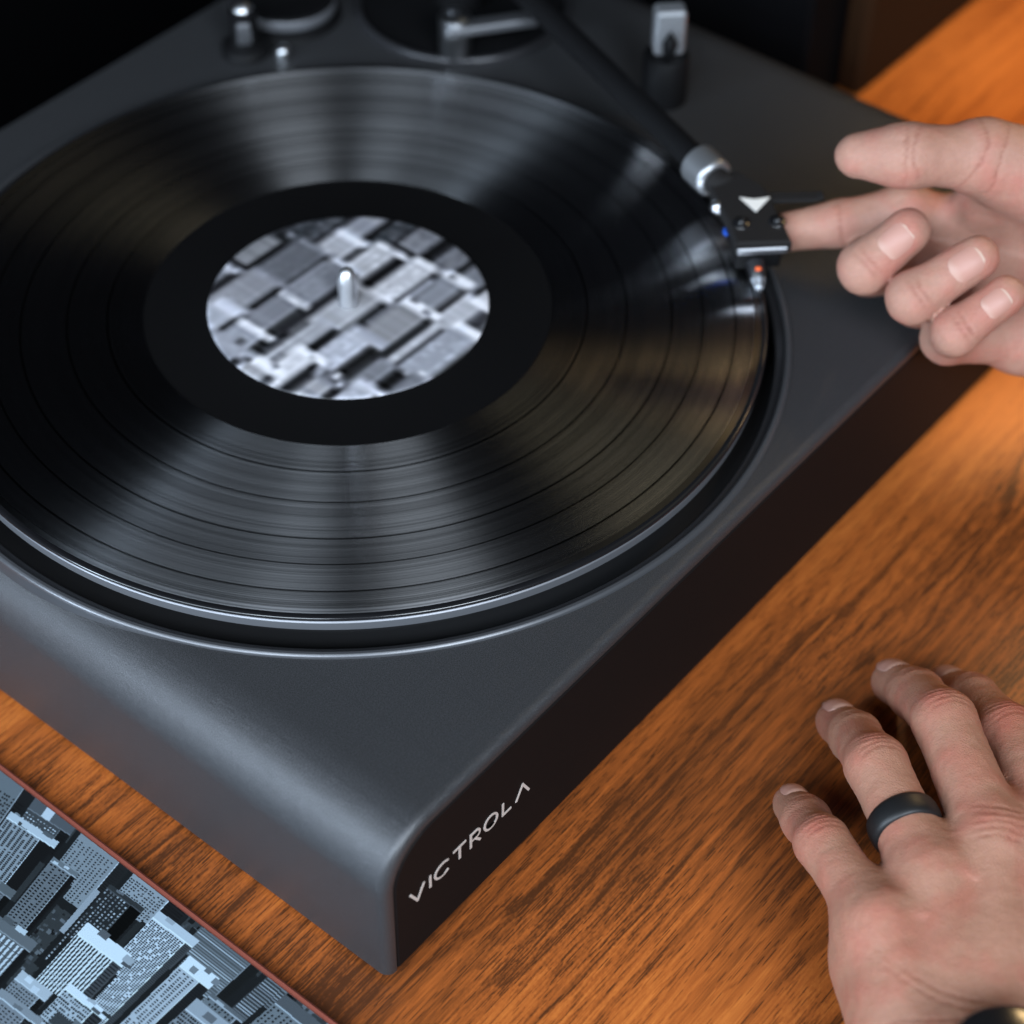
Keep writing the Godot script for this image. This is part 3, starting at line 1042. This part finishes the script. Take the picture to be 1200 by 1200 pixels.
const CORN: Array[Vector3] = [Vector3(0, 0, 0), Vector3(1, 0, 0), Vector3(0, 1, 0), Vector3(1, 1, 0), Vector3(0, 0, 1), Vector3(1, 0, 1), Vector3(0, 1, 1), Vector3(1, 1, 1)]
const EDGES: Array[Vector2i] = [Vector2i(0, 1), Vector2i(2, 3), Vector2i(4, 5), Vector2i(6, 7), Vector2i(0, 2), Vector2i(1, 3), Vector2i(4, 6), Vector2i(5, 7), Vector2i(0, 4), Vector2i(1, 5), Vector2i(2, 6), Vector2i(3, 7)]

func vnormals(V: PackedVector3Array, I: PackedInt32Array) -> PackedVector3Array:
	var N := PackedVector3Array()
	N.resize(V.size())
	for t in range(0, I.size(), 3):
		var a := I[t]; var b := I[t + 1]; var e := I[t + 2]
		var n := (V[e] - V[a]).cross(V[b] - V[a])
		N[a] += n; N[b] += n; N[e] += n
	for i in N.size(): N[i] = N[i].normalized()
	return N

# creases: [position, direction along the finger, outward side, number, spacing, half width across]
# blush: [position, radius, strength]
func skin(V: PackedVector3Array, I: PackedInt32Array, creases: Array, blush: Array, base: Vector3) -> ArrayMesh:
	var N := vnormals(V, I)
	var C := PackedColorArray()
	C.resize(V.size())
	var n1 := fnl(51, 90.0, 3); var n2 := fnl(52, 420.0, 2); var n3 := fnl(53, 35.0, 2); var n4 := fnl(54, 260.0, 1)
	var W := V.duplicate()
	for i in V.size():
		var p := V[i]
		var m := n1.get_noise_3dv(p)
		var red := 0.16 + n3.get_noise_3dv(p) * 0.55 + m * 0.40
		for b in blush:
			var d: float = p.distance_to(b[0]) / b[1]
			if d < 2.0: red += b[2] * exp(-d * d * 1.5)
		var dark := 0.0
		for cr in creases:
			var q: Vector3 = p - cr[0]
			if absf(q.x) + absf(q.y) + absf(q.z) > 0.05: continue
			var side: float = N[i].dot(cr[2])
			if side < -0.1: continue
			var t: float = q.dot(cr[1]) + n2.get_noise_3dv(p) * 0.0004 + m * 0.0008
			var across: float = q.dot(cr[1].cross(cr[2]))
			var fade: float = smoothstep(-0.1, 0.5, side) * exp(-pow(across / cr[5], 4.0))
			for kk in cr[3]:
				var o: float = (kk - (cr[3] - 1) / 2.0) * cr[4]
				var u := (t - o - across * across * 14.0 * signf(o)) / 0.00055
				dark += fade * exp(-u * u) * (0.80 + 0.20 * n4.get_noise_3dv(p + Vector3(o, o, o) * 9.0))
		dark = minf(dark, 1.0)
		W[i] = p - N[i] * (dark * 0.00042) + N[i] * (m * 0.00025 + n2.get_noise_3dv(p) * 0.00006)
		red = clampf(red, 0.0, 1.0)
		var col := base.lerp(base * Vector3(1.04, 0.70, 0.72), red)
		col = col.lerp(col * Vector3(0.66, 0.50, 0.48), dark * 0.75)
		col *= 1.0 + n2.get_noise_3dv(p) * 0.07
		C[i] = Color(col.x, col.y, col.z)
	var arr := []
	arr.resize(Mesh.ARRAY_MAX)
	arr[Mesh.ARRAY_VERTEX] = W
	arr[Mesh.ARRAY_NORMAL] = vnormals(W, I)
	arr[Mesh.ARRAY_COLOR] = C
	arr[Mesh.ARRAY_INDEX] = I
	var mesh := ArrayMesh.new()
	mesh.add_surface_from_arrays(Mesh.PRIMITIVE_TRIANGLES, arr)
	return mesh

# nail plate: o is the middle of the plate on the back of the finger tip, d towards the tip, n outwards
func nail(parent: Node3D, o: Vector3, d: Vector3, n: Vector3, r: float, len: float, wid: float) -> void:
	d = d.normalized()
	n = (n - d * n.dot(d)).normalized()
	var b := d.cross(n)
	var st := new_st()
	var rows := []
	var colr := []
	var nr := 14; var nc := 14
	for i in nr + 1:
		var t := float(i) / nr * 2.0 - 1.0            # -1 root .. 1 free edge
		var row := PackedVector3Array()
		var w := 1.0
		if t < -0.35: w = sqrt(maxf(0.02, 1.0 - pow((t + 0.35) / 0.66, 2.0)))
		if t > 0.55: w = sqrt(maxf(0.05, 1.0 - pow((t - 0.55) / 0.62, 2.0)))
		for j in nc + 1:
			var s := (float(j) / nc * 2.0 - 1.0) * w
			var a := s * wid * 0.5 / r
			var drop := -0.0005 * pow(absf(s), 4.0) - 0.0007 * pow(maxf(0.0, -t - 0.5) * 2.0, 2.0) - len * 0.10 * t * t * signf(t) * (1.0 if t > 0.0 else 0.0)
			row.append(o + d * (t * len * 0.5 + 0.0006 * (1.0 - s * s)) + b * (r * sin(a)) + n * (r * cos(a) - r + drop))
		rows.append(row)
	var under := []
	for row in rows:
		var q := PackedVector3Array()
		for p in row: q.append(p - n * 0.0012)
		under.append(q)
	st.set_smooth_group(1)
	for i in nr:
		for j in nc:
			var free := smoothstep(0.86, 0.96, float(i) / nr)
			var moon := 1.0 - smoothstep(0.05, 0.25, float(i) / nr)
			var cc := Vector3(0.44, 0.235, 0.185).lerp(Vector3(0.54, 0.40, 0.32), free).lerp(Vector3(0.47, 0.290, 0.235), moon * 0.6)
			st.set_color(Color(cc.x, cc.y, cc.z))
			var p: Vector3 = rows[i][j]; var q: Vector3 = rows[i][j + 1]; var e: Vector3 = rows[i + 1][j + 1]; var g: Vector3 = rows[i + 1][j]
			var ins := o - n * r
			tri(st, p, q, e, ins); tri(st, p, e, g, ins)
	st.set_smooth_group(2)
	for i in nr:
		for j in [0, nc]:
			st.set_color(Color(0.42, 0.26, 0.22))
			tri(st, rows[i][j], rows[i + 1][j], under[i + 1][j], o); tri(st, rows[i][j], under[i + 1][j], under[i][j], o)
	for j in nc:
		st.set_color(Color(0.58, 0.47, 0.40))
		tri(st, rows[nr][j], rows[nr][j + 1], under[nr][j + 1], o); tri(st, rows[nr][j], under[nr][j + 1], under[nr][j], o)
	obj("fingernail", done(st), M.nail, parent)

func hands() -> void:
	M.skin = mat(Color(1, 1, 1), 0.56, 0.0, 0.34)
	M.skin.vertex_color_use_as_albedo = true
	M.skin.subsurf_scatter_enabled = true
	M.skin.subsurf_scatter_strength = 0.10
	M.skin.heightmap_enabled = true
	M.skin.heightmap_texture = noise_tex(512, 0.075, 61, 3, FastNoiseLite.TYPE_CELLULAR)
	M.skin.heightmap_scale = 0.022
	M.skin.uv1_triplanar = true
	M.skin.uv1_scale = Vector3.ONE * 40.0
	M.nail = mat(Color(1, 1, 1), 0.48, 0.0, 0.4)
	M.nail.vertex_color_use_as_albedo = true
	resting_hand()
	lifting_hand()

func chain(f: Field, g: int, p: Array, r: Array, blend := true) -> void:
	for i in p.size() - 1: f.bone(g, p[i], p[i + 1], r[i], r[i + 1])

func resting_hand() -> void:
	var hand := thing("hand", "left hand resting palm down on the wood, black ring on its ring finger", "hand")
	var pinky := [Vector3(-0.0787, 0.0363, 0.2804), Vector3(-0.0590, 0.0279, 0.2489), Vector3(-0.0461, 0.0143, 0.2362), Vector3(-0.0378, 0.0056, 0.2265)]
	var ringf := [Vector3(-0.0560, 0.0376, 0.2844), Vector3(-0.0276, 0.0342, 0.2475), Vector3(-0.0095, 0.0169, 0.2309), Vector3(-0.0002, 0.0065, 0.2191)]
	var middle := [Vector3(-0.0348, 0.0405, 0.2928), Vector3(-0.0013, 0.0378, 0.2559), Vector3(0.0180, 0.0180, 0.2372), Vector3(0.0266, 0.0066, 0.2243)]
	var index := [Vector3(-0.0164, 0.0416, 0.3041), Vector3(0.0124, 0.0310, 0.2721), Vector3(0.0287, 0.0171, 0.2524), Vector3(0.0364, 0.0064, 0.2398)]
	var thumb := [Vector3(-0.0700, 0.0260, 0.3480), Vector3(-0.0420, 0.0200, 0.3480), Vector3(-0.0120, 0.0120, 0.3330), Vector3(0.0080, 0.0080, 0.3160)]
	var wrist := Vector3(-0.1072, 0.0330, 0.3353)
	var wu := Vector3(-0.1130, 0.0290, 0.3220)
	var wr := Vector3(-0.0960, 0.0320, 0.3480)
	var f := Field.new(Vector3(-0.150, -0.006, 0.205), Vector3(0.052, 0.062, 0.385), 0.0009, [0.0016, 0.0016, 0.0016, 0.0016, 0.0020, 0.0035])
	chain(f, 0, pinky, [0.0098, 0.0080, 0.0072, 0.0066])
	chain(f, 1, ringf, [0.0108, 0.0092, 0.0080, 0.0073])
	chain(f, 2, middle, [0.0112, 0.0096, 0.0083, 0.0075])
	chain(f, 3, index, [0.0110, 0.0094, 0.0082, 0.0073])
	chain(f, 4, thumb, [0.0150, 0.0125, 0.0105, 0.0085])
	var up := Vector3.UP
	var ends := [wu, wu.lerp(wrist, 0.6), wrist, wr]
	var mcs := [pinky[0], ringf[0], middle[0], index[0]]
	for i in 4:
		f.bone(5, mcs[i] - up * 0.004, ends[i], 0.0105, 0.0125)
		f.bone(5, mcs[i] + up * 0.0066, mcs[i].lerp(ends[i], 0.75) + up * 0.006, 0.0038, 0.0026)     # tendon
	for i in 3:
		f.bone(5, mcs[i] - up * 0.007, mcs[i + 1] - up * 0.007, 0.0095, 0.0095)
		f.bone(5, mcs[i].lerp(ends[i], 0.45) - up * 0.006, mcs[i + 1].lerp(ends[i + 1], 0.45) - up * 0.006, 0.0115, 0.0115)
	# outer edge and heel of the hand lie on the table
	f.bone(5, pinky[0] + Vector3(-0.004, -0.016, 0.002), wu + Vector3(0.002, -0.013, 0.0), 0.0115, 0.0140)
	f.bone(5, wu + Vector3(0, -0.008, 0), wr + Vector3(0, -0.008, 0), 0.0140, 0.0140)
	f.bone(5, thumb[0], index[0] - up * 0.012, 0.013, 0.010)
	# forearm
	f.bone(5, wrist, Vector3(-0.160, 0.042, 0.382), 0.0235, 0.0270)
	var D := f.solve(0.0070, 0.0016)
	var vi := nets(f, D)
	var creases := []
	var blush := []
	for c in [pinky, ringf, middle, index]:
		var d: Vector3 = (c[2] - c[0]).normalized()
		var n: Vector3 = (up - d * up.dot(d)).normalized()
		creases.append([c[1] + n * 0.006, d, n, 4, 0.0021, 0.0065])
		var d2: Vector3 = (c[3] - c[1]).normalized()
		var n2: Vector3 = (up - d2 * up.dot(d2)).normalized()
		creases.append([c[2] + n2 * 0.005, d2, n2, 3, 0.0013, 0.0050])
		blush.append([c[1] + n * 0.008, 0.0090, 0.60])
		blush.append([c[3], 0.0075, 0.45])
		blush.append([c[0] + up * 0.008, 0.0095, 0.45])
	for i in [2]:
		creases.append([mcs[i] + up * 0.008, (mcs[i] - ends[i]).normalized(), up, 5, 0.0026, 0.0080])
	creases.append([wrist + Vector3(0.014, 0.012, -0.010), (mcs[2] - wrist).normalized(), up, 5, 0.0032, 0.030])
	obj("skin", skin(vi[0], vi[1], creases, blush, Vector3(0.330, 0.165, 0.112)), M.skin, hand)
	for c in [[pinky, 0.0064, 0.0098, 0.0084], [ringf, 0.0072, 0.0115, 0.0098], [middle, 0.0074, 0.0120, 0.0102], [index, 0.0072, 0.0115, 0.0098]]:
		var q: Array = c[0]
		var d: Vector3 = (q[3] - q[2]).normalized()
		var n: Vector3 = (up - d * up.dot(d)).normalized()
		nail(hand, q[3] + n * (c[1] + 0.0010) - d * 0.0026, d, n, c[1], c[2], c[3])
	# ring
	var ax: Vector3 = (ringf[1] - ringf[0]).normalized()
	var st := new_st()
	var h := 0.0042
	lathe(st, [V2([0.0099, -h, 0.0104, -h, 0.0111, -h + 0.0007, 0.0115, -h * 0.5, 0.0116, 0.0, 0.0115, h * 0.5, 0.0111, h - 0.0007, 0.0104, h, 0.0099, h]), V2([0.0099, h, 0.0098, 0.0, 0.0099, -h])], 64, aim(Vector3.ZERO, ax))
	var band := thing("ring", "matte black ring worn on the ring finger of the resting hand", "ring", ringf[0].lerp(ringf[1], 0.47))
	obj("band", done(st), M.rubber, band)
	# watch at the wrist
	var w := thing("wristwatch", "black wristwatch on the wrist of the resting hand, cut by the lower right corner", "wristwatch", Vector3(-0.1072, 0.0330, 0.3353))
	var dir := Vector3(-0.72, 0.10, 0.68).normalized()
	st = new_st()
	var rows := []
	var side := dir.cross(Vector3.UP).normalized()
	var upp := side.cross(dir)
	for q in [Vector2(0.0, -0.010), Vector2(0.0024, -0.0102), Vector2(0.0030, -0.009), Vector2(0.0030, 0.009), Vector2(0.0024, 0.0102), Vector2(0.0, 0.010)]:
		var row := PackedVector3Array()
		for k in 65:
			var a := TAU * (k % 64) / 64.0
			row.append(dir * (0.006 + q.y) + side * cos(a) * (0.0290 + q.x) + upp * sin(a) * (0.0255 + q.x))
		rows.append(row)
	patch(st, rows, 1, false)
	obj("strap", done(st), M.rubber, w)
	st = new_st()
	lathe(st, [V2([0.0, 0.0080, 0.0150, 0.0080, 0.0165, 0.0074]), V2([0.0165, 0.0074, 0.0178, 0.0058, 0.0182, 0.003, 0.0176, 0.0])], 48, aim(dir * 0.006 + upp * 0.0255, upp))
	obj("case", done(st), M.gloss, w)

func lifting_hand() -> void:
	var hand := thing("hand", "right hand with curled fingers lifting the tonearm by its finger tab", "hand")
	var thumb := [Vector3(0.1896, 0.1047, 0.2070), Vector3(0.1531, 0.1266, 0.1620), Vector3(0.1308, 0.1315, 0.1445), Vector3(0.1239, 0.1277, 0.1283)]
	var index := [Vector3(0.1766, 0.0758, 0.1650), Vector3(0.1513, 0.0926, 0.1378), Vector3(0.1363, 0.0858, 0.1194), Vector3(0.1269, 0.0808, 0.1049)]
	var middle := [Vector3(0.1674, 0.0704, 0.1671), Vector3(0.1285, 0.0807, 0.1381), Vector3(0.1103, 0.0957, 0.1458), Vector3(0.1223, 0.1084, 0.1537)]
	var ringf := [Vector3(0.1598, 0.0675, 0.1807), Vector3(0.1277, 0.0781, 0.1599), Vector3(0.1092, 0.0936, 0.1664), Vector3(0.1272, 0.1066, 0.1788)]
	var pinky := [Vector3(0.1470, 0.0661, 0.1946), Vector3(0.1177, 0.0761, 0.1783), Vector3(0.1092, 0.0881, 0.1846), Vector3(0.1241, 0.0997, 0.1934)]
	var wrist := [Vector3(0.2242, 0.0936, 0.2296), Vector3(0.2207, 0.0700, 0.2413), Vector3(0.1971, 0.0569, 0.2563)]
	var back := Vector3(-0.5431, 0.7187, 0.4342)
	var f := Field.new(Vector3(0.088, 0.040, 0.095), Vector3(0.262, 0.152, 0.300), 0.0010, [0.0016, 0.0016, 0.0016, 0.0016, 0.0022, 0.0035])
	chain(f, 0, pinky, [0.0105, 0.0086, 0.0076, 0.0068])
	chain(f, 1, ringf, [0.0115, 0.0098, 0.0086, 0.0078])
	chain(f, 2, middle, [0.0118, 0.0100, 0.0088, 0.0080])
	chain(f, 3, index, [0.0115, 0.0092, 0.0080, 0.0074])
	chain(f, 4, thumb, [0.0165, 0.0116, 0.0098, 0.0063])
	f.bone(4, thumb[2].lerp(thumb[3], 0.3), thumb[3] - (thumb[3] - thumb[2]).normalized() * 0.002, 0.0086, 0.0068)
	var mcs := [pinky[0], ringf[0], middle[0], index[0]]
	var ends := [wrist[2], wrist[2].lerp(wrist[1], 0.6), wrist[1], wrist[0]]
	for i in 4: f.bone(5, mcs[i], ends[i], 0.0120, 0.0140)
	for i in 3:
		f.bone(5, mcs[i], mcs[i + 1], 0.0110, 0.0110)
		f.bone(5, mcs[i].lerp(ends[i], 0.5), mcs[i + 1].lerp(ends[i + 1], 0.5), 0.0135, 0.0135)
	f.bone(5, thumb[0], wrist[0], 0.0170, 0.0180)                                   # ball of the thumb
	f.bone(5, thumb[0].lerp(thumb[1], 0.35), wrist[0].lerp(wrist[1], 0.4), 0.0150, 0.0190)
	f.bone(5, thumb[1], thumb[0], 0.0112, 0.0170)
	f.bone(5, thumb[0].lerp(thumb[1], 0.62), index[0].lerp(index[1], 0.15), 0.0100, 0.0090)
	f.bone(5, thumb[0].lerp(thumb[1], 0.35), index[0], 0.0110, 0.0090)
	f.bone(5, thumb[0].lerp(thumb[1], 0.80), index[0].lerp(index[1], 0.48), 0.0085, 0.0085)
	f.bone(5, thumb[0], index[0], 0.0120, 0.0090)                                   # web
	f.bone(5, pinky[0].lerp(wrist[2], 0.25) + back * 0.004, wrist[2] + back * 0.006, 0.0120, 0.0160)   # outer edge of the palm
	f.bone(5, wrist[1], Vector3(0.255, 0.072, 0.292), 0.0240, 0.0270)
	var D := f.solve(0.0060, 0.0013)
	var vi := nets(f, D)
	var creases := []
	var blush := []
	for c in [pinky, ringf, middle]:
		var d: Vector3 = (c[3] - c[2]).normalized()
		var n: Vector3 = (back - d * back.dot(d)).normalized()
		creases.append([c[2] + n * 0.006 + d * 0.003, d, n, 2, 0.0022, 0.0055])
		blush.append([c[3] + n * 0.004, 0.0085, 0.45])
		blush.append([c[2], 0.009, 0.30])
	creases.append([thumb[2] + back * 0.008, (thumb[3] - thumb[2]).normalized(), back, 2, 0.0022, 0.0090])
	creases.append([index[2] + back * 0.006, (index[3] - index[2]).normalized(), back, 1, 0.0020, 0.0080])
	creases.append([thumb[1] + back * 0.010, (thumb[1] - thumb[0]).normalized(), back, 2, 0.0060, 0.0140])
	blush.append([thumb[3], 0.011, 0.40])
	blush.append([index[3], 0.009, 0.30])
	blush.append([mcs[2], 0.020, 0.35])
	obj("skin", skin(vi[0], vi[1], creases, blush, Vector3(0.375, 0.200, 0.148)), M.skin, hand)
	for c in [[pinky, 0.0068, 0.0100, 0.0088], [ringf, 0.0078, 0.0122, 0.0105], [middle, 0.0080, 0.0122, 0.0105]]:
		var q: Array = c[0]
		var d: Vector3 = (q[3] - q[2]).normalized()
		var n: Vector3 = (back - d * back.dot(d)).normalized()
		nail(hand, q[3] + n * (c[1] + 0.0010) - d * 0.0050, d, n, c[1], c[2], c[3])
